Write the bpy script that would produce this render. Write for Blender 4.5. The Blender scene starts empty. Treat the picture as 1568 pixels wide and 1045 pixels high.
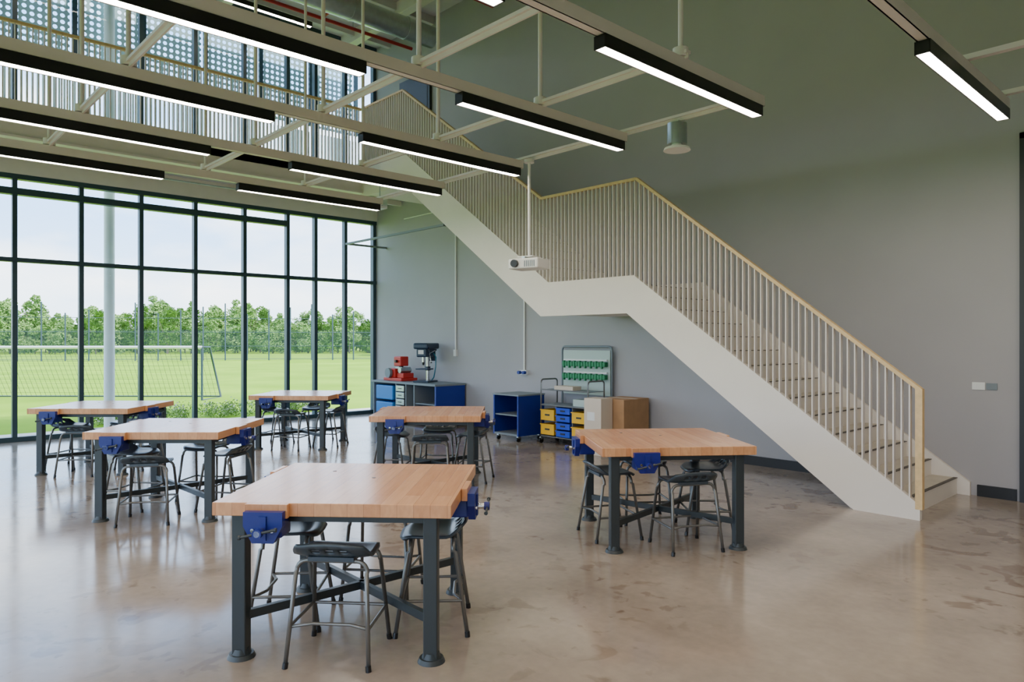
import bpy, bmesh, math, random
from mathutils import Vector, Matrix
random.seed(7)
S = bpy.context.scene
COL = S.collection

def lin(c):
    return tuple(((v/255)/12.92 if v/255 <= .04045 else (((v/255)+.055)/1.055)**2.4) for v in c)

# ---------------------------------------------------------------- materials
def mat(name, rgb, rough=.5, metal=0, var=0, vscale=5, bump=0, bscale=60, coat=0, spec=.5):
    m = bpy.data.materials.new(name); m.use_nodes = True
    nt = m.node_tree; b = nt.nodes['Principled BSDF']
    c = lin(rgb)
    b.inputs['Base Color'].default_value = (*c, 1)
    b.inputs['Roughness'].default_value = rough
    b.inputs['Metallic'].default_value = metal
    b.inputs['Coat Weight'].default_value = coat
    b.inputs['Specular IOR Level'].default_value = spec
    tc = nt.nodes.new('ShaderNodeTexCoord')
    if var:
        n = nt.nodes.new('ShaderNodeTexNoise'); n.inputs['Scale'].default_value = vscale
        n.inputs['Detail'].default_value = 5
        nt.links.new(tc.outputs['Object'], n.inputs['Vector'])
        r = nt.nodes.new('ShaderNodeValToRGB')
        r.color_ramp.elements[0].position = .3; r.color_ramp.elements[1].position = .7
        r.color_ramp.elements[0].color = (*[v*(1-var) for v in c], 1)
        r.color_ramp.elements[1].color = (*[min(1, v*(1+var)) for v in c], 1)
        nt.links.new(n.outputs['Fac'], r.inputs['Fac'])
        nt.links.new(r.outputs['Color'], b.inputs['Base Color'])
    if bump:
        n = nt.nodes.new('ShaderNodeTexNoise'); n.inputs['Scale'].default_value = bscale
        nt.links.new(tc.outputs['Object'], n.inputs['Vector'])
        bp = nt.nodes.new('ShaderNodeBump'); bp.inputs['Strength'].default_value = bump
        bp.inputs['Distance'].default_value = .01
        nt.links.new(n.outputs['Fac'], bp.inputs['Height'])
        nt.links.new(bp.outputs['Normal'], b.inputs['Normal'])
    return m

M = {}
M['wall'] = mat('wall_paint_grey', (168, 165, 166), .75, var=.03, vscale=1.2, bump=.05)
M['ceil'] = mat('ceiling_paint', (208, 202, 200), .8, var=.03)
M['cream'] = mat('steel_cream_paint', (226, 218, 210), .45, var=.03)
M['stair'] = mat('stair_cream_paint', (230, 222, 211), .5, var=.03, vscale=2)
M['rail'] = mat('handrail_pale_oak', (222, 190, 138), .45, var=.08, vscale=20)
M['tread'] = mat('tread_concrete', (200, 192, 178), .7, var=.08)
M['nosing'] = mat('tread_nosing', (90, 85, 78), .6)
M['frame'] = mat('window_frame_teal', (44, 68, 78), .4)
M['black'] = mat('black_aluminium', (20, 20, 22), .35)
M['base'] = mat('baseboard_black', (26, 27, 30), .5)
M['leg'] = mat('bench_steel_dark', (44, 51, 54), .4, var=.05)
M['blue'] = mat('vise_blue', (14, 26, 118), .35)
M['cabblue'] = mat('cabinet_blue', (12, 42, 140), .4)
M['cabgrey'] = mat('cabinet_grey', (120, 130, 136), .5)
M['seat'] = mat('stool_plastic_grey', (56, 66, 74), .28, var=.06, vscale=15)
M['tube'] = mat('stool_tube_grey', (118, 118, 116), .32, .6)
M['galv'] = mat('galvanised_steel', (185, 195, 196), .3, .85, var=.08, vscale=12)
M['louvre'] = mat('louvre_powder_coat', (222, 230, 230), .5, var=.04)
M['white'] = mat('white_plastic', (228, 228, 225), .4)
M['red'] = mat('red_paint', (200, 45, 36), .4)
M['pipered'] = mat('sprinkler_pipe_red', (165, 36, 36), .4)
M['bin'] = mat('tray_cyan_blue', (30, 125, 205), .4)
M['trayb'] = mat('tray_blue', (20, 65, 200), .35)
M['trayy'] = mat('tray_yellow', (240, 185, 15), .35)
M['green'] = mat('clamp_green', (10, 125, 75), .4)
M['panel'] = mat('rack_panel', (175, 192, 185), .4)
M['card'] = mat('cardboard', (175, 135, 96), .85, var=.08, vscale=9)
M['cardl'] = mat('cardboard_light', (212, 198, 180), .85)
M['drill'] = mat('drill_navy', (25, 48, 72), .35)
M['teal'] = mat('hose_teal', (30, 110, 130), .4)
M['door'] = mat('door_dark', (35, 38, 42), .45)
M['chrome'] = mat('bright_steel', (200, 200, 200), .2, 1)
M['trunk'] = mat('tree_bark', (125, 112, 92), .9)
M['leaf'] = mat('tree_leaf', (126, 158, 84), .7, var=.3, vscale=.6, spec=.1)
M['leaf2'] = mat('shrub_leaf', (140, 165, 95), .7, var=.4, vscale=8, spec=.1)
M['flower'] = mat('flower_white', (235, 230, 225), .6)
M['roofb'] = mat('pavilion_roof', (120, 150, 175), .6)
M['post'] = mat('fence_post_grey', (58, 74, 84), .5)

def wood():
    m = bpy.data.materials.new('beech_block'); m.use_nodes = True
    nt = m.node_tree; b = nt.nodes['Principled BSDF']; L = nt.links
    tc = nt.nodes.new('ShaderNodeTexCoord'); mp = nt.nodes.new('ShaderNodeMapping')
    mp.inputs['Rotation'].default_value = (0, 0, math.pi/2)
    L.new(tc.outputs['Object'], mp.inputs['Vector'])
    br = nt.nodes.new('ShaderNodeTexBrick')
    br.inputs['Scale'].default_value = 1
    br.inputs['Brick Width'].default_value = .75
    br.inputs['Row Height'].default_value = .085
    br.inputs['Mortar Size'].default_value = .0008
    br.inputs['Color1'].default_value = (*lin((220, 164, 118)), 1)
    br.inputs['Color2'].default_value = (*lin((202, 140, 94)), 1)
    br.inputs['Mortar'].default_value = (*lin((150, 95, 60)), 1)
    L.new(mp.outputs[0], br.inputs['Vector'])
    mp2 = nt.nodes.new('ShaderNodeMapping'); mp2.inputs['Scale'].default_value = (45, 3, 20)
    L.new(tc.outputs['Object'], mp2.inputs['Vector'])
    n = nt.nodes.new('ShaderNodeTexNoise'); n.inputs['Scale'].default_value = 1; n.inputs['Detail'].default_value = 4
    L.new(mp2.outputs[0], n.inputs['Vector'])
    mx = nt.nodes.new('ShaderNodeMix'); mx.data_type = 'RGBA'; mx.blend_type = 'MULTIPLY'
    rp = nt.nodes.new('ShaderNodeValToRGB')
    rp.color_ramp.elements[0].color = (.86, .82, .78, 1); rp.color_ramp.elements[1].color = (1, 1, 1, 1)
    rp.color_ramp.elements[0].position = .3; rp.color_ramp.elements[1].position = .65
    L.new(n.outputs['Fac'], rp.inputs['Fac'])
    mx.inputs[0].default_value = 1
    L.new(br.outputs['Color'], mx.inputs[6]); L.new(rp.outputs['Color'], mx.inputs[7])
    L.new(mx.outputs[2], b.inputs['Base Color'])
    b.inputs['Roughness'].default_value = .22
    return m
M['wood'] = wood()

def floor_mat():
    m = bpy.data.materials.new('polished_concrete'); m.use_nodes = True
    nt = m.node_tree; b = nt.nodes['Principled BSDF']; L = nt.links
    tc = nt.nodes.new('ShaderNodeTexCoord')
    def noise(sc, det, dist=0, off=0):
        mp = nt.nodes.new('ShaderNodeMapping'); mp.inputs['Location'].default_value = (off, off*1.7, 0)
        L.new(tc.outputs['Object'], mp.inputs['Vector'])
        n = nt.nodes.new('ShaderNodeTexNoise'); n.inputs['Scale'].default_value = sc
        n.inputs['Detail'].default_value = det; n.inputs['Distortion'].default_value = dist
        L.new(mp.outputs[0], n.inputs['Vector']); return n
    def ramp(n, p0, c0, p1, c1):
        r = nt.nodes.new('ShaderNodeValToRGB')
        r.color_ramp.elements[0].position = p0; r.color_ramp.elements[1].position = p1
        r.color_ramp.elements[0].color = (*c0, 1); r.color_ramp.elements[1].color = (*c1, 1)
        L.new(n.outputs['Fac'], r.inputs['Fac']); return r
    def mul(fac, a, bb):
        x = nt.nodes.new('ShaderNodeMix'); x.data_type = 'RGBA'; x.blend_type = 'MULTIPLY'
        if fac is None: x.inputs[0].default_value = 1
        else: L.new(fac, x.inputs[0])
        L.new(a, x.inputs[6]); L.new(bb, x.inputs[7]); return x.outputs[2]
    a = ramp(noise(.6, 6, .4), .32, lin((140, 128, 117)), .68, lin((170, 158, 146)))
    st = ramp(noise(3.4, 4, .5), .57, (1, 1, 1), .62, (.62, .54, .48))
    msk = ramp(noise(.5, 3, 0, 13), .44, (0, 0, 0), .6, (.9, .9, .9))
    st2 = ramp(noise(7, 3, .3, 5), .61, (1, 1, 1), .66, (.60, .53, .48))
    mid = ramp(noise(2, 8, .2, 9), .3, (.86, .85, .84), .7, (1.08, 1.07, 1.06))
    fine = ramp(noise(16, 6), .3, (.92, .92, .92), .7, (1.04, 1.04, 1.03))
    c = mul(msk.outputs['Color'], a.outputs['Color'], st.outputs['Color'])
    c = mul(msk.outputs['Color'], c, st2.outputs['Color'])
    c = mul(None, c, mid.outputs['Color']); c = mul(None, c, fine.outputs['Color'])
    L.new(c, b.inputs['Base Color'])
    rr = nt.nodes.new('ShaderNodeMapRange')
    rr.inputs['To Min'].default_value = .08; rr.inputs['To Max'].default_value = .22
    L.new(noise(1.5, 4).outputs['Fac'], rr.inputs['Value']); L.new(rr.outputs[0], b.inputs['Roughness'])
    bp = nt.nodes.new('ShaderNodeBump'); bp.inputs['Strength'].default_value = .12; bp.inputs['Distance'].default_value = .01
    L.new(noise(1.8, 3).outputs['Fac'], bp.inputs['Height']); L.new(bp.outputs['Normal'], b.inputs['Normal'])
    b.inputs['Specular IOR Level'].default_value = .8
    return m
M['floor'] = floor_mat()

def grass():
    m = bpy.data.materials.new('grass_field'); m.use_nodes = True
    nt = m.node_tree; b = nt.nodes['Principled BSDF']; L = nt.links
    tc = nt.nodes.new('ShaderNodeTexCoord')
    n = nt.nodes.new('ShaderNodeTexNoise'); n.inputs['Scale'].default_value = .25; n.inputs['Detail'].default_value = 8
    L.new(tc.outputs['Object'], n.inputs['Vector'])
    r = nt.nodes.new('ShaderNodeValToRGB')
    r.color_ramp.elements[0].position = .3; r.color_ramp.elements[1].position = .7
    r.color_ramp.elements[0].color = (*lin((116, 152, 30)), 1)
    r.color_ramp.elements[1].color = (*lin((144, 176, 52)), 1)
    L.new(n.outputs['Fac'], r.inputs['Fac']); L.new(r.outputs['Color'], b.inputs['Base Color'])
    b.inputs['Roughness'].default_value = .9; b.inputs['Specular IOR Level'].default_value = .05
    return m
M['grass'] = grass()

def glass():
    m = bpy.data.materials.new('window_glass'); m.use_nodes = True
    nt = m.node_tree; nt.nodes.clear(); L = nt.links
    o = nt.nodes.new('ShaderNodeOutputMaterial'); t = nt.nodes.new('ShaderNodeBsdfTransparent')
    t.inputs[0].default_value = (.93, .97, .98, 1)
    g = nt.nodes.new('ShaderNodeBsdfGlossy'); g.inputs['Roughness'].default_value = .02
    f = nt.nodes.new('ShaderNodeFresnel'); f.inputs['IOR'].default_value = 1.3
    x = nt.nodes.new('ShaderNodeMixShader')
    L.new(f.outputs[0], x.inputs[0]); L.new(t.outputs[0], x.inputs[1]); L.new(g.outputs[0], x.inputs[2])
    L.new(x.outputs[0], o.inputs[0]); return m
M['glass'] = glass()

def netmat(name, fac, col):
    m = bpy.data.materials.new(name); m.use_nodes = True
    nt = m.node_tree; b = nt.nodes['Principled BSDF']; L = nt.links
    b.inputs['Base Color'].default_value = (*lin(col), 1); b.inputs['Roughness'].default_value = .9
    t = nt.nodes.new('ShaderNodeBsdfTransparent'); x = nt.nodes.new('ShaderNodeMixShader'); x.inputs[0].default_value = fac
    L.new(t.outputs[0], x.inputs[1]); L.new(b.outputs[0], x.inputs[2]); L.new(x.outputs[0], nt.nodes['Material Output'].inputs[0])
    return m
M['net'] = netmat('fence_mesh_fabric', .22, (70, 88, 92))

def emis(name, c, s):
    m = bpy.data.materials.new(name); m.use_nodes = True
    nt = m.node_tree; b = nt.nodes['Principled BSDF']
    b.inputs['Base Color'].default_value = (.9, .9, .9, 1)
    b.inputs['Emission Color'].default_value = (*c, 1); b.inputs['Emission Strength'].default_value = s
    return m
M['led'] = emis('led_diffuser', (1, .86, .72), 36)

def perf():
    m = bpy.data.materials.new('perforated_aluminium'); m.use_nodes = True
    nt = m.node_tree; b = nt.nodes['Principled BSDF']; L = nt.links
    b.inputs['Base Color'].default_value = (*lin((180, 208, 216)), 1); b.inputs['Roughness'].default_value = .5
    o = nt.nodes['Material Output']
    tc = nt.nodes.new('ShaderNodeTexCoord'); sp = nt.nodes.new('ShaderNodeSeparateXYZ')
    L.new(tc.outputs['Object'], sp.inputs[0])
    def cell(sock, s):
        a = nt.nodes.new('ShaderNodeMath'); a.operation = 'MULTIPLY'; a.inputs[1].default_value = 1/s; L.new(sock, a.inputs[0])
        f = nt.nodes.new('ShaderNodeMath'); f.operation = 'FRACT'; L.new(a.outputs[0], f.inputs[0])
        c = nt.nodes.new('ShaderNodeMath'); c.operation = 'SUBTRACT'; c.inputs[1].default_value = .5; L.new(f.outputs[0], c.inputs[0])
        q = nt.nodes.new('ShaderNodeMath'); q.operation = 'POWER'; q.inputs[1].default_value = 2; L.new(c.outputs[0], q.inputs[0])
        return q
    y = cell(sp.outputs[1], .115); z = cell(sp.outputs[2], .115)
    ad = nt.nodes.new('ShaderNodeMath'); L.new(y.outputs[0], ad.inputs[0]); L.new(z.outputs[0], ad.inputs[1])
    lt = nt.nodes.new('ShaderNodeMath'); lt.operation = 'LESS_THAN'; lt.inputs[1].default_value = .1
    L.new(ad.outputs[0], lt.inputs[0])
    t = nt.nodes.new('ShaderNodeBsdfTransparent'); x = nt.nodes.new('ShaderNodeMixShader')
    L.new(lt.outputs[0], x.inputs[0]); L.new(b.outputs[0], x.inputs[1]); L.new(t.outputs[0], x.inputs[2])
    L.new(x.outputs[0], o.inputs[0]); return m
M['perf'] = perf()

# ---------------------------------------------------------------- mesh builder
class B:
    def __init__(s):
        s.bm = bmesh.new(); s.mats = []; s.T = Matrix.Identity(4)
    def mi(s, k):
        if k not in s.mats: s.mats.append(k)
        return s.mats.index(k)
    def faces(s, vs, fs, k, smooth=False):
        bv = [s.bm.verts.new(s.T @ Vector(v)) for v in vs]
        i = s.mi(k)
        for f in fs:
            try:
                fc = s.bm.faces.new([bv[j] for j in f]); fc.material_index = i; fc.smooth = smooth
            except ValueError: pass
    def box(s, a, b, k, bev=0):
        x0, y0, z0 = [min(a[i], b[i]) for i in range(3)]; x1, y1, z1 = [max(a[i], b[i]) for i in range(3)]
        if not bev:
            vs = [(x0,y0,z0),(x1,y0,z0),(x1,y1,z0),(x0,y1,z0),(x0,y0,z1),(x1,y0,z1),(x1,y1,z1),(x0,y1,z1)]
            s.faces(vs, [(0,3,2,1),(4,5,6,7),(0,1,5,4),(1,2,6,5),(2,3,7,6),(3,0,4,7)], k)
        else:
            t = bmesh.new(); bmesh.ops.create_cube(t, size=1)
            for v in t.verts:
                v.co = Vector(((x0+x1)/2+v.co.x*(x1-x0), (y0+y1)/2+v.co.y*(y1-y0), (z0+z1)/2+v.co.z*(z1-z0)))
            bmesh.ops.bevel(t, geom=t.edges[:], offset=bev, segments=2, affect='EDGES', profile=.5)
            t.verts.index_update()
            s.faces([v.co.copy() for v in t.verts], [[v.index for v in f.verts] for f in t.faces], k)
            t.free()
    def cyl(s, p, q, r, k, seg=12, r2=None, cap=True):
        p = Vector(p); q = Vector(q); d = (q-p).normalized(); r2 = r if r2 is None else r2
        u = d.orthogonal().normalized(); w = d.cross(u)
        vs = []
        for c, rr in ((p, r), (q, r2)):
            for i in range(seg):
                a = 2*math.pi*i/seg; vs.append(c+u*math.cos(a)*rr+w*math.sin(a)*rr)
        s.faces(vs, [(i, (i+1) % seg, seg+(i+1) % seg, seg+i) for i in range(seg)], k, True)
        if cap:
            s.faces(vs[:seg], [tuple(reversed(range(seg)))], k); s.faces(vs[seg:], [tuple(range(seg))], k)
    def tube(s, pts, r, k, seg=8):
        pts = [Vector(p) for p in pts]; n = len(pts); vs = []; u = None
        for i, p in enumerate(pts):
            d = (pts[min(i+1, n-1)]-pts[max(i-1, 0)]).normalized()
            if u is None: u = d.orthogonal().normalized()
            else: u = (u-d*u.dot(d)).normalized()
            w = d.cross(u)
            for j in range(seg):
                a = 2*math.pi*j/seg; vs.append(p+u*math.cos(a)*r+w*math.sin(a)*r)
        fs = [(i*seg+j, i*seg+(j+1) % seg, (i+1)*seg+(j+1) % seg, (i+1)*seg+j) for i in range(n-1) for j in range(seg)]
        fs += [tuple(reversed(range(seg))), tuple((n-1)*seg+j for j in range(seg))]
        s.faces(vs, fs, k, True)
    def ext(s, poly, y0, y1, k):
        n = len(poly)
        vs = [(x, y0, z) for x, z in poly]+[(x, y1, z) for x, z in poly]
        fs = [tuple(range(n)), tuple(reversed(range(n, 2*n)))]+[(i, n+i, n+(i+1) % n, (i+1) % n) for i in range(n)]
        s.faces(vs, fs, k)
    def bar(s, p, q, w, h, k, up=(0, 0, 1)):
        p = Vector(p); q = Vector(q); d = (q-p).normalized(); a = d.cross(Vector(up)).normalized(); c = a.cross(d)
        vs = [e+a*i*w/2+c*j*h/2 for e in (p, q) for i, j in ((-1,-1),(1,-1),(1,1),(-1,1))]
        s.faces(vs, [(0,1,2,3),(7,6,5,4),(0,4,5,1),(1,5,6,2),(2,6,7,3),(3,7,4,0)], k)
    def mesh(s, name, recalc=True):
        if recalc: bmesh.ops.recalc_face_normals(s.bm, faces=s.bm.faces[:])
        me = bpy.data.meshes.new(name); s.bm.to_mesh(me); s.bm.free()
        for k in s.mats: me.materials.append(M[k])
        return me
    def obj(s, name, loc=(0, 0, 0), rz=0):
        return place(s.mesh(name), name, loc, rz)
def place(me, name, loc=(0, 0, 0), rz=0):
    o = bpy.data.objects.new(name, me); COL.objects.link(o); o.location = loc; o.rotation_euler = (0, 0, rz); return o
def sbox(name, a, b, k, bev=0):
    x = B(); c = [(a[i]+b[i])/2 for i in range(3)]
    x.box([a[i]-c[i] for i in range(3)], [b[i]-c[i] for i in range(3)], k, bev); return x.obj(name, c)
def arc(c, r, a0, a1, n, ax, ay):
    c = Vector(c); ax = Vector(ax); ay = Vector(ay)
    return [c+ax*r*math.cos(a0+(a1-a0)*i/n)+ay*r*math.sin(a0+(a1-a0)*i/n) for i in range(n+1)]

# ---------------------------------------------------------------- room shell (corner at origin, stair wall = Y0, window wall = X0)
XR, YL, ZC = 20.0, -16.0, 8.35
x = B(); x.box((-.15, YL-.2, -.2), (XR+.2, .2, 0), 'floor'); x.obj('floor')
sbox('wall_back', (-.2, 0, 0), (XR+.2, .2, ZC), 'wall')
sbox('wall_right', (XR, YL, 0), (XR+.2, 0, ZC), 'wall')
x = B()
x.box((-.2, YL-.2, 4.4), (XR+.2, YL, ZC), 'wall')
x.box((-.2, YL-.2, 0), (.4, YL, 4.4), 'wall'); x.box((XR-.6, YL-.2, 0), (XR+.2, YL, 4.4), 'wall'); x.obj('wall_left')
sbox('ceiling', (-.3, YL-.2, ZC), (XR+.2, .2, ZC+.3), 'ceil')
sbox('wall_window_spandrel', (-.15, YL, 4.38), (.1, 0, 4.95), 'cream')

def window(name, z0, z1, trans, muls, w=.07, d=.12, ln=16, loc=(0, 0, 0), rz=0):
    x = B()
    for s in muls: x.box((-d/2, -s-w/2, z0), (d/2, -s+w/2, z1), 'frame')
    for z, t, ss in trans: x.box((-d/2-.01, -ss[1], z-t/2), (d/2+.01, -ss[0], z+t/2), 'frame')
    x.faces([(0, -ln, z0), (0, 0, z0), (0, 0, z1), (0, -ln, z1)], [(0, 1, 2, 3)], 'glass')
    return x.obj(name, loc, rz)
muls = [.05, .78, 1.5, 2.13]+[3.04+.95*i for i in range(14)]
window('window_1', 0, 4.38, [(.04, .08, (0, 16)), (2.98, .07, (0, 16)), (4.1, .11, (2.1, 16)), (4.34, .08, (0, 16))], muls)
window('window_2', 4.95, ZC, [(5.0, .1, (0, 16)), (6.45, .08, (0, 16)), (ZC-.05, .1, (0, 16))], muls)
m3 = [.05+1.57*i for i in range(13)]
window('added_fill_window', 0, 4.4, [(.04, .08, (0, 19)), (2.98, .07, (0, 19)), (4.36, .08, (0, 19))], m3, ln=19, loc=(.4, YL-.1, 0), rz=math.pi/2)  # out-of-view glazing added in the left wall to let in daylight fill
# perforated screen outside
x = B()
for i in range(14): x.faces([(0, 1.15*i+.06, -1.3), (0, 1.15*(i+1)-.06, -1.3), (0, 1.15*(i+1)-.06, 1.55), (0, 1.15*i+.06, 1.55)], [(0, 1, 2, 3)], 'perf')
for i in range(15): x.box((.03, 1.15*i-.04, -1.3), (.1, 1.15*i+.04, 1.7), 'frame')
x.obj('perforated_sunscreen', (-.75, -16.2, 7.78))
x = B()
for i in range(200): x.box((-.02, -.08*i-.015, 0), (.02, -.08*i+.015, 1.1), 'louvre')
x.box((-.03, -16, -.06), (.03, 0, 0), 'louvre')
x.obj('louvre_screen', (-.72, 0, 5.25))

# baseboards
sbox('baseboard_back', (0, -.025, 0), (11.25, 0, .12), 'base')
sbox('baseboard_back.001', (11.9, -.025, 0), (12.25, 0, .12), 'base')
x = B()
x.box((0, -.05, 0), (.06, 0, 3.78), 'door'); x.box((1.35, -.05, 0), (1.41, 0, 3.78), 'door'); x.box((0, -.05, 3.72), (1.41, 0, 3.78), 'door')
x.box((.06, -.03, .01), (1.35, 0, 3.72), 'door'); x.cyl((.16, -.08, .9), (.16, -.08, 1.3), .012, 'chrome')
x.obj('door_1', (12.28, -.001, 0))
x = B(); x.box((0, -.06, 0), (1.1, 0, 2.4), 'door'); x.box((.08, -.065, .05), (1.02, -.055, 2.3), 'black'); x.obj('door_2', (1.08, -.001, 4.86))

# roof structure
x = B()
for yy in (-.9, -3.6, -6.3, -9, -11.7, -14.4):
    x.box((0, yy-.09, ZC-.32), (XR, yy+.09, ZC-.29), 'cream'); x.box((0, yy-.015, ZC-.3), (XR, yy+.015, ZC), 'cream')
for xx in (.6, 2.2, 3.8, 5.4, 7, 8.6, 10.2, 11.8):
    x.box((xx-.05, YL, ZC-.16), (xx+.05, 0, ZC), 'ceil')
x.obj('roof_beams')
x = B()
x.cyl((1.6, YL+.2, 7.85), (1.6, -.1, 7.85), .035, 'pipered'); x.cyl((4.2, YL+.2, 7.85), (4.2, -.1, 7.85), .03, 'pipered')
x.cyl((1.6, -2.2, 7.85), (4.2, -2.2, 7.85), .025, 'pipered')
for yy in (-1.5, -4, -7, -10): x.cyl((1.6, yy, 7.85), (1.6, yy, ZC-.01), .008, 'galv'); x.cyl((4.2, yy, 7.85), (4.2, yy, ZC-.01), .008, 'galv')
x.obj('sprinkler_pipe')
x = B(); x.cyl((3.0, YL+.3, 7.5), (3.0, -.6, 7.5), .2, 'galv', 24)
for i in range(13): x.cyl((3.0, -1.2-1.15*i, 7.5), (3.0, -1.24-1.15*i, 7.5), .21, 'galv', 24)
x.obj('ventilation_duct')

# mezzanine
x = B()
x.box((.1, YL, 4.72), (2.1, 0, 4.84), 'ceil'); x.box((2.02, YL, 4.50), (2.1, -1.6, 4.95), 'cream')
x.box((2.0, YL, 4.48), (2.16, -1.6, 4.51), 'cream')
x.box((2.1, -1.56, 4.72), (3.75, 0, 4.8), 'ceil')
for i in range(8): x.box((.1, -1.2-2*i-.05, 4.60), (2.02, -1.2-2*i+.05, 4.72), 'cream')
x.box((1.0, YL, 4.60), (1.08, 0, 4.7), 'cream')
x.obj('mezzanine_floor')
x = B(); x.cyl((1.75, YL+.2, 4.46), (1.75, -1.9, 4.46), .032, 'pipered')
for yy in (-3, -5, -7, -9): x.cyl((1.75, yy, 4.47), (1.75, yy, 4.71), .007, 'galv')
x.obj('sprinkler_pipe')
x = B(); x.cyl((1.25, YL+.2, 4.52), (1.25, -.6, 4.52), .018, 'galv'); x.cyl((.7, YL+.2, 4.52), (.7, -.6, 4.52), .014, 'galv')
for yy in (-3, -5.1, -7.2): x.box((1.15, yy-.06, 4.46), (1.35, yy+.06, 4.57), 'white')
x.obj('cable_conduit')
x = B()
n = int((16-1.6)/.07)
for i in range(n): x.box((-.018, -1.66-.07*i-.007, 0), (.018, -1.66-.07*i+.007, 1.17), 'cream')
x.box((-.03, YL, 1.16), (.03, -1.6, 1.2), 'rail'); x.box((-.025, YL, 0), (.025, -1.6, .03), 'cream')
x.obj('mezzanine_balustrade', (2.07, 0, 4.93))

# ---------------------------------------------------------------- staircase
x = B()
top = [(11.84, 0), (11.84, .14), (8.59, 2.475), (7.10, 2.475), (3.6, 4.95), (2.12, 4.95)]
bot = [(2.12, 4.42), (3.52, 4.42), (6.95, 2.0), (8.48, 2.0), (11.25, 0)]
x.ext(top+bot, -1.62, -1.56, 'stair')
x.ext([(11.84, 0), (11.84, .14), (8.59, 2.475), (7.10, 2.475), (3.6, 4.95), (2.2, 4.95), (2.2, 4.6), (3.4, 4.6), (7, 2.1), (8.4, 2.1), (11.3, 0)], -.05, -.003, 'stair')
h = 2.38/14; pts = []
X = 11.72
pts.append((X, 0))
for i in range(14):
    pts.append((X, h*(i+1)))
    if i < 13: X -= .25; pts.append((X, h*(i+1)))
X = 7.1; pts.append((X, 2.38)); h2 = (4.8-2.38)/14; st2 = []
for i in range(14):
    pts.append((X, 2.38+h2*(i+1))); st2.append((X, 2.38+h2*(i+1)))
    if i < 13: X -= .25; pts.append((X, 2.38+h2*(i+1)))
pts += [(2.2, 4.8), (2.2, 4.45), (3.52, 4.45), (6.95, 2.03), (8.46, 2.03), (11.2, 0)]
x.ext(pts, -1.56, -.05, 'stair')
for xx, z in [(11.72-.25*i, h*(i+1)) for i in range(14)]+st2:
    x.box((xx-.24, -1.55, z), (xx+.005, -.055, z+.006), 'tread'); x.box((xx-.03, -1.55, z+.002), (xx+.008, -.055, z+.008), 'nosing')
def interp(path, X):
    for (a, za), (b, zb) in zip(path, path[1:]):
        if b <= X <= a: return za+(zb-za)*(a-X)/(a-b)
    return path[-1][1]
sp = [(11.84, .14), (8.59, 2.475), (7.10, 2.475), (3.6, 4.95), (2.1, 4.95)]
hr = [(11.84, 1.2), (8.62, 3.68), (6.95, 3.68), (3.48, 6.12), (2.1, 6.12)]
X = 11.75
while X > 2.12:
    x.box((X-.006, -1.615, interp(sp, X)-.02), (X+.006, -1.565, interp(hr, X)), 'cream'); X -= .07
for (a, za), (b, zb) in zip(hr, hr[1:]): x.bar((a, -1.59, za), (b, -1.59, zb), .06, .035, 'rail')
x.box((11.8, -1.622, .1), (11.86, -1.56, 1.21), 'rail')
x.obj('staircase')

# ---------------------------------------------------------------- suspended grid + lights
ROW = dict(A=10.98, Bb=9.48, C=7.94, D=6.41, E=4.90, R=12.42)
x = B()
for k, X in ROW.items():
    y1 = -1.3 if k == 'R' else -2.95
    for dx in (-.035, .035): x.box((X+dx-.006, -14, 3.70), (X+dx+.006, y1, 3.79), 'cream')
    x.box((X-.04, -14, 3.70), (X+.04, y1, 3.712), 'cream')
for X in (13.95, 15.5): x.box((X-.04, -14, 3.7), (X+.04, -1.3, 3.79), 'cream')
for Y in (-12, -9.6, -7.2, -5.53, -4.18, -2.92):
    xe = 10.7 if Y == -2.92 else 11.05
    x.box((4.5, Y-.03, 3.815), (xe, Y+.03, 3.84), 'cream'); x.box((4.5, Y-.008, 3.78), (xe, Y+.008, 3.82), 'cream')
for Y in (-8, -5.2, -2.53, -1.4): x.box((12.4, Y-.03, 3.8), (19.9, Y+.03, 3.84), 'cream')
for X in (ROW['A'], ROW['Bb'], ROW['C'], ROW['D'], ROW['E']):
    for Y in (-12, -7.2, -5.53, -4.18):
        x.cyl((X, Y, 3.82), (X, Y, ZC-.1), .02, 'cream', 8); x.cyl((X, Y, 3.80), (X, Y, 3.87), .06, 'cream')
for Y in (-2.53, -5.2, -8): x.cyl((12.9, Y, 3.82), (12.9, Y, ZC-.1), .02, 'cream', 8)
x.obj('suspended_lighting_grid')
x = B(); L = 2.13
x.box((-.05, -L/2, 0), (-.042, L/2, .09), 'black'); x.box((.042, -L/2, 0), (.05, L/2, .09), 'black')
x.box((-.05, -L/2, .075), (.05, L/2, .09), 'black')
for s in (-1, 1): x.box((-.05, s*L/2, 0), (.05, s*(L/2-.008), .09), 'black')
a_ = L/2-.008
x.faces([(-.042, -a_, .004), (-.042, a_, .004), (.042, a_, .004), (.042, -a_, .004)], [(0, 1, 2, 3)], 'led')
fx = x.mesh('linear_pendant_light')
def fix(X, y1, z=3.605): place(fx, 'linear_pendant_light', (X, y1-L/2, z))
for k in ('A', 'Bb', 'C', 'D', 'E'):
    for y1 in (-3.0, -6.03, -9.06, -12.1): fix(ROW[k], y1)
for y1 in (-1.33, -5.2, -8.3, -11.3): fix(ROW['R'], y1)
for X in (13.95, 15.5, 17.2):
    for y1 in (-1.33, -5.2, -8.3, -11.3): fix(X, y1)
fix(1.2, -2.2, 7.8); fix(1.2, -5.2, 7.8)

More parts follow.
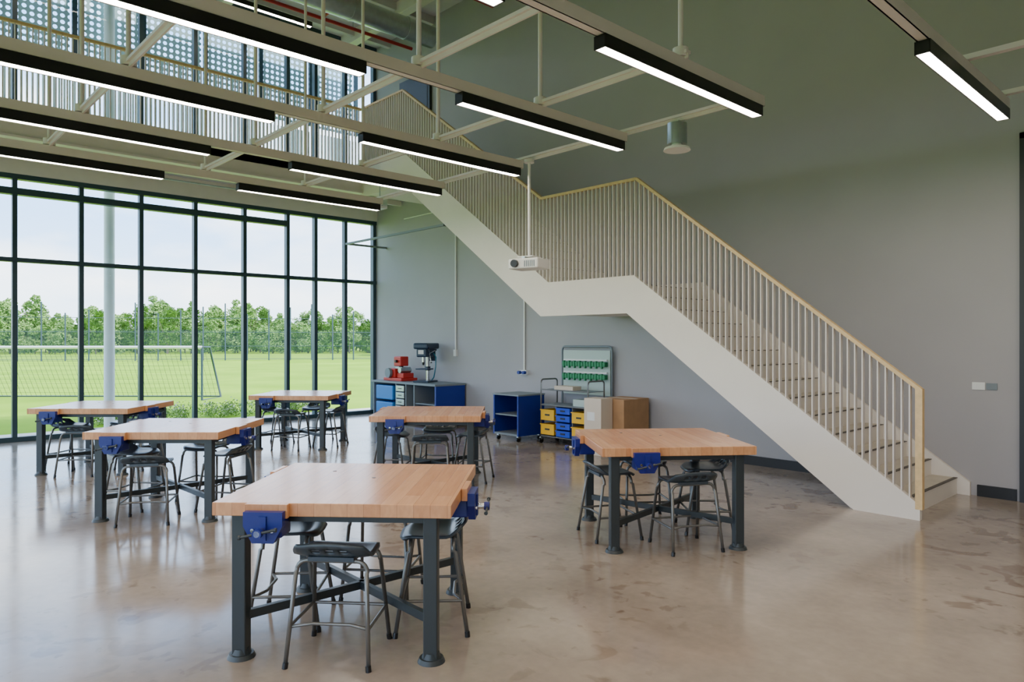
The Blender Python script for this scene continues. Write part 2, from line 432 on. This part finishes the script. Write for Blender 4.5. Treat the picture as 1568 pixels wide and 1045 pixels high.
# projector
x = B()
x.cyl((0, 0, .06), (0, 0, 1.19), .018, 'white'); x.cyl((0, 0, 1.16), (0, 0, 1.195), .06, 'white')
x.box((-.1, -.1, .045), (.1, .1, .06), 'white'); x.box((-.02, -.14, .03), (.02, .14, .05), 'galv')
x.box((-.2, -.15, -.09), (.2, .15, .03), 'white', .015)
x.cyl((-.1, -.15, -.03), (-.1, -.19, -.03), .045, 'black'); x.box((-.205, -.1, -.07), (-.198, .1, .01), 'black')
for i in range(6): x.box((.02+.025*i, -.153, -.07), (.032+.025*i, -.148, 0), 'cabgrey')
x.obj('ceiling_projector', (8.10, -2.97, 2.58), math.radians(15))
x = B(); x.box((-.05, -.05, .1), (.05, .05, .14), 'white'); x.cyl((0, 0, -.08), (0, 0, .12), .095, 'galv', 24)
x.cyl((0, 0, -.14), (0, 0, -.115), .13, 'white', 24, .12); x.cyl((0, 0, -.115), (0, 0, -.08), .05, 'white')
x.obj('ceiling_speaker', (10.1, -2.92, 3.64))
x = B(); x.box((-.12, -.08, -.1), (.12, .08, .1), 'white', .01); x.box((.12, -.05, -.06), (.16, .05, .06), 'galv'); x.cyl((0, 0, .1), (0, 0, .35), .01, 'galv')
x.cyl((-.05, -.08, 0), (-.05, -.1, 0), .05, 'black')
x.obj('security_camera', (3.2, -1.9, 4.1))
x = B(); x.box((.45, -1.02, 3.72), (3.9, -.98, 3.76), 'cabgrey')
x.box((3.86, -1, 3.72), (3.9, 0, 3.76), 'cabgrey')
x.box((.45, -1, 3.72), (.49, 0, 3.76), 'cabgrey'); x.obj('wall_strut_frame')
x = B()
x.cyl((3.0, -.02, 1.47), (3.0, -.02, 4.3), .016, 'white'); x.cyl((3.0, -.02, 4.3), (1.2, -.02, 4.3), .012, 'white')
x.box((2.96, -.05, 1.35), (3.04, -.001, 1.48), 'white'); x.obj('electrical_conduit')
x = B(); x.cyl((4.96, -.02, 1.13), (4.96, -.02, 3.1), .018, 'white'); x.box((4.88, -.06, 1.05), (5.04, -.001, 1.13), 'white')
x.cyl((4.9, -.06, 1.09), (4.9, -.12, 1.09), .03, 'cabblue'); x.cyl((5.02, -.06, 1.09), (5.02, -.12, 1.09), .03, 'cabblue'); x.obj('electrical_conduit')
x = B(); x.box((-.13, -.012, -.04), (-.01, 0, .04), 'white', .003); x.box((.0, -.012, -.035), (.1, 0, .035), 'cabgrey', .003)
for i in range(3): x.box((-.11+.035*i, -.016, -.02), (-.09+.035*i, -.011, .02), 'white')
x.obj('light_switch', (11.98, 0, 1.17))

# ---------------------------------------------------------------- workbenches
def vise(x, T):
    o = x.T; x.T = T
    x.box((-.11, -.035, -.07), (.11, -.002, .001), 'wood', .003)
    pr = [(-.1, -.03), (.1, -.03), (.1, -.1), (.055, -.185), (-.055, -.185), (-.1, -.1)]
    x.ext([(a, b) for a, b in pr], -.075, -.035, 'blue')
    x.box((-.08, -.035, -.17), (.08, .1, -.07), 'blue', .008)
    x.box((-.02, -.085, -.17), (.02, -.07, -.05), 'blue')
    x.cyl((0, -.075, -.12), (0, -.15, -.12), .016, 'chrome'); x.cyl((0, -.12, -.12), (0, -.15, -.12), .024, 'blue')
    x.cyl((-.09, -.138, -.14), (.09, -.138, -.10), .007, 'leg')
    for a in (-.09, .09): x.cyl((a*1.06, -.138, -.12+a*.22), (a*.94, -.138, -.12+a*.22), .011, 'leg')
    for a in (-.05, .05): x.cyl((a, -.085, -.12), (a, 0, -.12), .01, 'chrome')
    x.T = o
H = .825
HW = .615; HD = .59
def bench(vs):
    x = B()
    x.box((-HW, -HD, H-.068), (HW, HD, H), 'wood', .004)
    for a in (-.5, .5):
        for b in (-.5, .5):
            x.box((a-.037, b-.037, .02), (a+.037, b+.037, H-.07), 'leg', .006)
            x.cyl((a, b, 0), (a, b, .022), .072, 'leg', 20, .062); x.cyl((a, b, .022), (a, b, .05), .05, 'leg', 16, .042)
    for a in (-.5, .5):
        x.box((a-.02, -.5, H-.11), (a+.02, .5, H-.07), 'leg'); x.box((-.5, a-.02, H-.11), (.5, a+.02, H-.07), 'leg')
    x.bar((-.5, -.5, .215), (.5, .5, .215), .03, .045, 'leg'); x.bar((-.5, .5, .215), (.5, -.5, .215), .03, .045, 'leg')
    for side, off in vs:
        a = {'f': 0, 'r': math.pi/2, 'b': math.pi, 'l': -math.pi/2}[side]
        vise(x, Matrix.Rotation(a, 4, 'Z') @ Matrix.Translation((off, -(HD if side in 'fb' else HW), H)))
    for px, py in ((.05, .1), (-.25, .3)): x.cyl((px, py, H-.001), (px, py, H+.0015), .012, 'black')
    return x.mesh('workbench')
b1 = bench([('f', -.32), ('r', -.08), ('l', -.36)]); b2 = bench([('f', -.28), ('l', -.25), ('r', .15)])
T = [(10.38, -6.585, 44, b1), (10.446, -3.718, 52, b2), (6.70, -6.41, 47, b1), (3.682, -6.374, 47, b1), (3.538, -3.549, 43, b1), (7.262, -3.777, 47, b1)]
for a, b, r, me in T: place(me, 'workbench', (a, b, 0), math.radians(r))

# ---------------------------------------------------------------- stools
def stool():
    x = B(); N = 16; SZ = .56
    def hgt(u, v):
        z = -.018*(1-u*u)*(1-v*v)
        if v < -.55: z += .075*((-.55-v)/.45)**1.3*(1-.25*u*u)
        if v > .6: z -= .03*((v-.6)/.4)**2
        return z
    t = bmesh.new(); g = {}
    for i in range(N+1):
        for j in range(N+1):
            a = -1+2*i/N; b = -1+2*j/N
            px = a*math.sqrt(1-.30*b*b*b*b); py = b*math.sqrt(1-.30*a*a*a*a)
            g[i, j] = t.verts.new((px*.2*(1-.05*b), py*.19, SZ+hgt(a, b)))
    for i in range(N):
        for j in range(N):
            if j == 1 and i in (4, 5, 7, 8, 10, 11): continue
            t.faces.new((g[i, j], g[i+1, j], g[i+1, j+1], g[i, j+1]))
    bmesh.ops.recalc_face_normals(t, faces=t.faces[:])
    bmesh.ops.solidify(t, geom=t.faces[:], thickness=.016)
    t.verts.index_update()
    x.faces([v.co.copy() for v in t.verts], [[v.index for v in f.verts] for f in t.faces], 'seat', True); t.free()
    r = .012
    for sy in (-1, 1):
        yt, yb = sy*.12, sy*.2
        zt = SZ-.035
        P = [(-.215, yb, .01)]
        P += [(-.185, yt+sy*.012, zt-.06)]
        P += [tuple(p) for p in arc((-.13, yt, zt-.055), .055, math.pi, math.pi/2, 5, (1, 0, 0), (0, 0, 1))]
        P += [tuple(p) for p in arc((.13, yt, zt-.055), .055, math.pi/2, 0, 5, (1, 0, 0), (0, 0, 1))]
        P += [(.185, yt+sy*.012, zt-.06), (.215, yb, .01)]
        x.tube(P, r, 'tube')
        for s in (-1, 1): x.cyl((s*.216, sy*.201, 0), (s*.212, sy*.198, .03), .015, 'black', 10)
        x.box((-.12, yt-.02, zt), (.12, yt+.02, zt+.022), 'seat')
    zf = .2
    fx_, fy = .2055, .172
    for s in (-1, 1): x.cyl((s*fx_, -fy, zf), (s*fx_, fy, zf), .009, 'tube', 8)
    x.cyl((-fx_, fy, zf), (fx_, fy, zf), .009, 'tube', 8)
    x.tube([(-fx_, -fy, zf), (-.1, -fy+.05, zf), (.1, -fy+.05, zf), (fx_, -fy, zf)], .009, 'tube')
    return x.mesh('lab_stool')
sm = stool()
layout = [
 [(.0, -.43, -2), (-.42, .02, -84), (.43, .0, 96), (.02, .47, 176)],
 [(.1, -.42, 10), (-.43, -.02, -80), (.44, .1, 84), (0, .46, 180)],
 [(-.06, -.5, 12), (-.47, .05, -95), (.46, 0, 80), (.05, .47, 175)],
 [(-.02, -.46, 5), (-.47, .05, -95), (.46, 0, 80), (.05, .47, 175)],
 [(.0, -.46, -6), (-.45, .05, -95), (.46, 0, 86), (.05, .47, 175)],
 [(.05, -.45, 4), (-.46, .05, -95), (.5, .02, 80), (.05, .47, 175)],
]
for (a, b, r, _), ly in zip(T, layout):
    R_ = Matrix.Rotation(math.radians(r), 2)
    for u, v, yaw in ly:
        p = R_ @ Vector((u, v)); place(sm, 'lab_stool', (a+p.x, b+p.y, 0), math.radians(r+yaw))

# ---------------------------------------------------------------- back wall furniture
x = B()
x.box((1.09, -.78, .79), (3.33, -.03, .83), 'cabgrey', .005)
for a in (1.12, 1.95, 2.3, 2.58): x.box((a, -.74, .04), (a+.03, -.05, .79), 'cabgrey')
x.box((3.28, -.75, .04), (3.32, -.05, .79), 'cabblue'); x.box((2.61, -.74, .04), (3.3, -.05, .07), 'cabblue')
x.box((2.61, -.08, .07), (3.28, -.05, .79), 'cabblue'); x.box((2.61, -.72, .42), (3.28, -.08, .44), 'cabgrey')
x.box((1.12, -.74, .04), (2.6, -.05, .07), 'cabgrey'); x.box((1.15, -.08, .07), (2.6, -.05, .79), 'cabgrey')
x.box((1.25, -.76, .45), (1.88, -.2, .74), 'bin', .02); x.box((1.25, -.76, .1), (1.88, -.2, .4), 'bin', .02)
for i in range(5): x.box((2.0, -.765, .1+.135*i), (2.28, -.1, .215+.135*i), 'galv', .006); x.box((2.08, -.775, .15+.135*i), (2.2, -.764, .165+.135*i), 'black')
x.obj('machine_bench')
x = B()
x.box((-.305, -.3, .1), (-.275, .3, .75), 'cabblue'); x.box((.275, -.3, .1), (.305, .3, .75), 'cabblue')
x.box((-.275, .27, .1), (.275, .3, .75), 'cabblue'); x.box((-.275, -.3, .1), (.275, .27, .13), 'cabgrey'); x.box((-.275, -.28, .42), (.275, .27, .44), 'cabgrey')
x.box((-.315, -.31, .75), (.315, .305, .775), 'cabgrey', .004)
for a in (-.24, .24):
    for b in (-.24, .24): x.cyl((a-.012, b, .04), (a+.012, b, .04), .04, 'black', 16); x.box((a-.02, b-.02, .06), (a+.02, b+.02, .1), 'galv')
x.obj('mobile_cabinet', (5.425, -.6, 0))
x = B(); W = .5
for a in (-W, W):
    x.tube([(a, -.2, .09), (a, -.2, .98)]+[tuple(p) for p in arc((a, -.15, .98), .05, math.pi, math.pi/2, 4, (0, 1, 0), (0, 0, 1))]
           + [tuple(p) for p in arc((a, .13, .98), .05, math.pi/2, 0, 4, (0, 1, 0), (0, 0, 1))]+[(a, .18, .09)], .013, 'tube')
    x.cyl((a, -.2, .12), (a, .18, .12), .012, 'tube'); x.cyl((a, -.2, .62), (a, .18, .62), .012, 'tube')
    for b in (-.2, .18): x.cyl((a-.015, b, .045), (a+.015, b, .045), .045, 'black', 16); x.box((a-.018, b-.02, .06), (a+.018, b+.02, .1), 'galv')
for b in (-.2, .18):
    for z in (.12, .62): x.cyl((-W, b, z), (W, b, z), .012, 'tube')
x.box((-W, -.2, .62), (W, .18, .635), 'cabgrey'); x.box((-W, -.2, .11), (W, .18, .12), 'cabgrey')
x.box((-W, -.2, .86), (W, .18, .87), 'cabgrey'); x.cyl((-W, -.2, .87), (W, -.2, .87), .01, 'tube')
for c in (-.17, .17): x.box((c-.006, -.19, .12), (c+.006, .17, .62), 'cabgrey')
def tray(x, cx, z0, z1, k):
    x.box((cx-.145, -.225, z0), (cx+.145, -.21, z1), k, .004); x.box((cx-.135, -.21, z0), (cx+.135, .15, z0+.01), k)
    for s in (-1, 1): x.box((cx+s*.135, -.21, z0), (cx+s*.14, .15, z1), k)
    x.box((cx-.155, -.235, z1-.015), (cx+.155, -.2, z1), k); x.box((cx-.05, -.23, (z0+z1)/2-.01), (cx+.05, -.223, (z0+z1)/2+.015), 'black')
for z0, z1 in ((.15, .32), (.38, .55)): tray(x, -.335, z0, z1, 'trayy'); tray(x, .335, z0, z1, 'trayy')
for i in range(4): tray(x, 0, .14+.12*i, .235+.12*i, 'trayb')
x.box((-.3, -.1, .87), (.1, .1, .93), 'cardl'); x.box((.15, -.15, .635), (.4, .1, .74), 'panel')
x.obj('tray_trolley', (6.47, -.42, 0))
x = B()
x.box((-.5, -.012, .78), (.5, .008, 1.5), 'panel', .004)
fr = [(-.53, 0, .0), (-.53, 0, 1.5)]+[tuple(p) for p in arc((-.47, 0, 1.5), .06, math.pi, math.pi/2, 4, (1, 0, 0), (0, 0, 1))]+[tuple(p) for p in arc((.47, 0, 1.5), .06, math.pi/2, 0, 4, (1, 0, 0), (0, 0, 1))]+[(.53, 0, 0)]
x.tube(fr, .018, 'cabgrey')
for z in (1.33, 1.13):
    x.box((-.46, -.05, z), (.46, -.012, z+.025), 'white')
for row, z in enumerate((1.24, 1.04)):
    for i in range(8):
        a = -.45+.115*i; x.box((a, -.1, z), (a+.108, -.02, z+.075), 'green', .008); x.box((a+.035, -.11, z-.03), (a+.055, -.07, z+.09), 'green')
x.obj('clamp_rack', (6.46, -.07, 0))
x = B()
x.box((-.25, -.3, 0), (.25, .3, .8), 'card', .004); x.box((-.03, -.302, .0), (.03, -.3, .8), 'cardl'); x.box((-.25, -.03, .8), (.25, .03, .802), 'cardl')
x.obj('cardboard_box', (7.45, -.38, 0))
x = B(); x.box((-.16, -.13, 0), (.16, .13, .82), 'cardl', .004); x.box((-.1, -.132, .5), (.04, -.129, .62), 'white'); x.obj('cardboard_box', (7.35, -.83, 0))
x = B()
x.box((-.17, -.22, 0), (.17, .18, .035), 'drill', .008); x.cyl((0, .08, .03), (0, .08, .75), .035, 'chrome', 20)
x.box((-.14, -.17, .25), (.14, .06, .275), 'drill', .005); x.cyl((0, .08, .23), (0, .08, .31), .055, 'drill', 20)
x.box((-.11, -.2, .5), (.11, .14, .68), 'drill', .025); x.box((-.16, -.24, .66), (.16, .28, .78), 'drill', .03)
x.cyl((0, .24, .42), (0, .24, .66), .08, 'drill', 24); x.cyl((0, -.1, .4), (0, -.1, .5), .03, 'chrome'); x.cyl((0, -.1, .34), (0, -.1, .4), .02, 'black', 12, .028); x.cyl((0, -.1, .29), (0, -.1, .34), .005, 'chrome')
for i in range(3):
    a = i*2.09+.4; x.cyl((.11, -.05, .57), (.16, -.05+.17*math.cos(a), .57+.17*math.sin(a)), .007, 'chrome')
    x.cyl((.16, -.05+.17*math.cos(a), .57+.17*math.sin(a)), (.165, -.05+.19*math.cos(a), .57+.19*math.sin(a)), .016, 'black')
x.box((-.06, -.205, .56), (.06, -.195, .64), 'white'); x.tube([(.1, .1, .6), (.2, .05, .5), (.22, 0, .3), (.18, 0, .1), (.1, .05, .03)], .012, 'teal')
x.obj('pillar_drill', (2.52, -.4, .83), math.radians(25))
x = B()
x.box((-.33, -.2, 0), (.33, .2, .06), 'red', .01); x.box((-.3, -.17, .06), (.05, .17, .25), 'red', .02); x.box((.07, -.13, .06), (.3, .13, .16), 'red', .01)
x.cyl((-.12, -.18, .16), (-.12, -.24, .16), .1, 'cabgrey', 24); x.box((.0, -.12, .25), (.22, .1, .28), 'galv'); x.cyl((.16, -.13, .22), (.16, .13, .22), .06, 'galv', 20)
x.box((-.1, -.1, .3), (.16, .1, .5), 'red', .02); x.cyl((.03, 0, .2), (.03, 0, .32), .05, 'black'); x.cyl((.03, -.1, .4), (.03, -.15, .4), .03, 'black')
x.obj('bench_grinder', (1.65, -.42, .83))

# ---------------------------------------------------------------- exterior
x = B(); x.faces([(-.15, -200, 0), (-.15, 200, 0), (-400, 200, 0), (-400, -200, 0)], [(0, 1, 2, 3)], 'grass'); x.obj('lawn_ground', (0, 0, -.03))
x = B(); x.faces([(-.15, -200, 0), (-.15, -16.2, 0), (60, -16.2, 0), (60, -200, 0)], [(0, 1, 2, 3)], 'grass'); x.obj('lawn_ground', (0, 0, -.03))
sbox('paving_ground', (-1.2, -30, -.05), (-.15, 5, -.005), 'tread')
x = B(); x.cyl((0, 0, -.02), (0, 0, 9), .09, 'louvre', 20); x.box((-.15, -.15, -.02), (.15, .15, .02), 'galv'); x.obj('exterior_column', (-.55, -5.32, 0))

def leaves(x, c, R, n, s, k, sq=1.0):
    vs = []; fs = []
    for _ in range(n):
        d = Vector((random.gauss(0, 1), random.gauss(0, 1), random.gauss(0, 1))).normalized()*R*random.uniform(.55, 1)
        d.z *= sq; p = Vector(c)+d
        u = Vector((random.gauss(0, 1), random.gauss(0, 1), random.gauss(0, 1))).normalized()*s; w = u.orthogonal().normalized()*s*.8
        b = len(vs); vs += [p-u, p+w, p+u, p-w]; fs.append((b, b+1, b+2, b+3))
    x.faces(vs, fs, k)
def tree(hh):
    x = B(); x.cyl((0, 0, 0), (0, 0, hh*.6), .09, 'trunk', 8, .05)
    for _ in range(5):
        a = random.uniform(0, 6.28); x.cyl((0, 0, hh*random.uniform(.2, .45)), (math.cos(a)*1.1, math.sin(a)*1.1, hh*random.uniform(.5, .75)), .04, 'trunk', 6, .02)
    for _ in range(16):
        f = random.uniform(.18, .93); a = random.uniform(0, 6.28); q = random.uniform(0, 1.6)*(1.1-f*.75)
        leaves(x, (math.cos(a)*q, math.sin(a)*q, hh*f), random.uniform(.5, 1.05)*(1.2-.6*f), 130, .14, 'leaf', .95)
    return x.mesh('tree', False)
trees = [tree(h_) for h_ in (4.6, 5.6, 6.4, 7.2, 4.0)]
P0 = Vector((-108, -16)); P1 = Vector((-60, 62)); nrm = Vector((-.73, .68))
for row in range(4):
    for i in range(52):
        t = (i+random.uniform(-.45, .45))/51
        p = P0.lerp(P1, t)+nrm*(row*7+random.uniform(-2, 2))
        o = place(random.choice(trees), 'tree', (p.x, p.y, -.03), random.uniform(0, 6.28)); s_ = random.uniform(.62, 1.1)*(1+row*.07); o.scale = (s_*1.1, s_*1.1, s_)
x = B()
for i in range(200):
    p = P0.lerp(P1, i/199)+nrm*random.uniform(27, 30); leaves(x, (p.x, p.y, random.uniform(1.2, 3.4)), 1.6, 80, .3, 'leaf', .9)
x.obj('hedge', (0, 0, -.03))
x = B()
Q0 = Vector((-66, -14)); Q1 = Vector((-28, 45))
for i in range(40):
    p = Q0.lerp(Q1, i/39); x.cyl((p.x, p.y, -.03), (p.x, p.y, 4.0+(i % 4)*.3), .06, 'post', 6)
for z in (.1, 1.2, 2.4, 3.6): x.cyl((Q0.x, Q0.y, z), (Q1.x, Q1.y, z), .02, 'post', 5)
x.faces([(Q0.x, Q0.y, 0), (Q1.x, Q1.y, 0), (Q1.x, Q1.y, 2.6), (Q0.x, Q0.y, 2.6)], [(0, 1, 2, 3)], 'net')
x.obj('ball_stop_fence')
x = B(); gw, gh, gd = 8.6, 1.5, 1.3
x.cyl((0, -gw/2, gh), (0, gw/2, gh), .045, 'white')
for s in (-1, 1): x.cyl((0, s*gw/2, 0), (0, s*gw/2, gh), .03, 'post'); x.tube([(0, s*gw/2, gh), (-.5, s*gw/2, gh), (-gd, s*gw/2, 0), (0, s*gw/2, 0)], .03, 'post')
x.cyl((-gd, -gw/2, .02), (-gd, gw/2, .02), .02, 'post')
for i in range(60):
    y = -gw/2+gw*i/59; x.tube([(0, y, gh), (-.5, y, gh-.08), (-gd, y, 0)], .004, 'post', 4)
for i in range(12):
    t = i/11; x.cyl((-.5-.8*t, -gw/2, gh*(1-t)), (-.5-.8*t, gw/2, gh*(1-t)), .004, 'post', 4)
x.obj('sports_net_frame', (-9.5, -4.7, -.03), math.radians(-43))
x = B(); x.box((-6, -3, 0), (6, 3, 2.3), 'cardl'); x.ext([(-7, 2.3), (7, 2.3), (4, 3.9), (-4, 3.9)], -4, 4, 'roofb'); x.obj('pavilion', (-55, 42, -.03), math.radians(55))
x = B()
for i in range(70):
    yy = -.3-4.9*random.random(); xx = -1.6-random.random()*.8; r = random.uniform(.12, .22)
    leaves(x, (xx, yy, r*.7), r, 100, .02, 'leaf2'); leaves(x, (xx, yy, r*.9), r, 20, .018, 'flower')
x.obj('shrub_bed')

# ---------------------------------------------------------------- world and sun
w = bpy.data.worlds.new('sky'); S.world = w; w.use_nodes = True; nt = w.node_tree; Lk = nt.links
bg = nt.nodes['Background']; tc = nt.nodes.new('ShaderNodeTexCoord'); sp_ = nt.nodes.new('ShaderNodeSeparateXYZ')
Lk.new(tc.outputs['Generated'], sp_.inputs[0])
rp = nt.nodes.new('ShaderNodeValToRGB'); e = rp.color_ramp.elements
e[0].position = 0; e[0].color = (.66, .80, .94, 1); e[1].position = .7; e[1].color = (.14, .34, .72, 1)
m_ = e.new(.15); m_.color = (.34, .58, .95, 1)
Lk.new(sp_.outputs[2], rp.inputs['Fac'])
mp = nt.nodes.new('ShaderNodeMapping'); mp.inputs['Scale'].default_value = (2.6, 2.6, 8); Lk.new(tc.outputs['Generated'], mp.inputs['Vector'])
nz = nt.nodes.new('ShaderNodeTexNoise'); nz.inputs['Scale'].default_value = 1.5; nz.inputs['Detail'].default_value = 7; Lk.new(mp.outputs[0], nz.inputs['Vector'])
cr = nt.nodes.new('ShaderNodeValToRGB'); cr.color_ramp.elements[0].position = .42; cr.color_ramp.elements[1].position = .68; Lk.new(nz.outputs['Fac'], cr.inputs['Fac'])
mx = nt.nodes.new('ShaderNodeMix'); mx.data_type = 'RGBA'; Lk.new(cr.outputs['Color'], mx.inputs[0]); Lk.new(rp.outputs['Color'], mx.inputs[6]); mx.inputs[7].default_value = (.92, .96, 1, 1)
Lk.new(mx.outputs[2], bg.inputs['Color']); bg.inputs['Strength'].default_value = 5.6
sl = bpy.data.lights.new('sun', 'SUN'); sl.energy = 8; sl.angle = .02; sl.color = (1, .95, .86)
so = bpy.data.objects.new('sun', sl); COL.objects.link(so); so.rotation_euler = Vector((-.4, -.3, -.85)).to_track_quat('-Z', 'Y').to_euler(); so.location = (10, -5, 30)
def portal(name, loc, d, sx, sy):
    l = bpy.data.lights.new(name, 'AREA'); l.shape = 'RECTANGLE'; l.size = sx; l.size_y = sy; l.cycles.is_portal = True
    o = bpy.data.objects.new(name, l); COL.objects.link(o); o.location = loc; o.rotation_euler = Vector(d).to_track_quat('-Z', 'Y').to_euler()
portal('daylight_portal', (-.1, -8, 2.2), (1, 0, 0), 16, 4.4)
portal('daylight_portal', (-.1, -8, 6.65), (1, 0, 0), 16, 3.4)
portal('daylight_portal', (9.9, -16.15, 2.2), (0, 1, 0), 19, 4.4)

# ---------------------------------------------------------------- camera
cd = bpy.data.cameras.new('camera'); cd.sensor_width = 36; cd.lens = 24.89; cd.clip_end = 1000
co = bpy.data.objects.new('camera', cd); COL.objects.link(co); co.location = (14.04, -8.78, 1.65)
co.rotation_euler = (math.pi/2, 0, math.radians(47.03)); S.camera = co
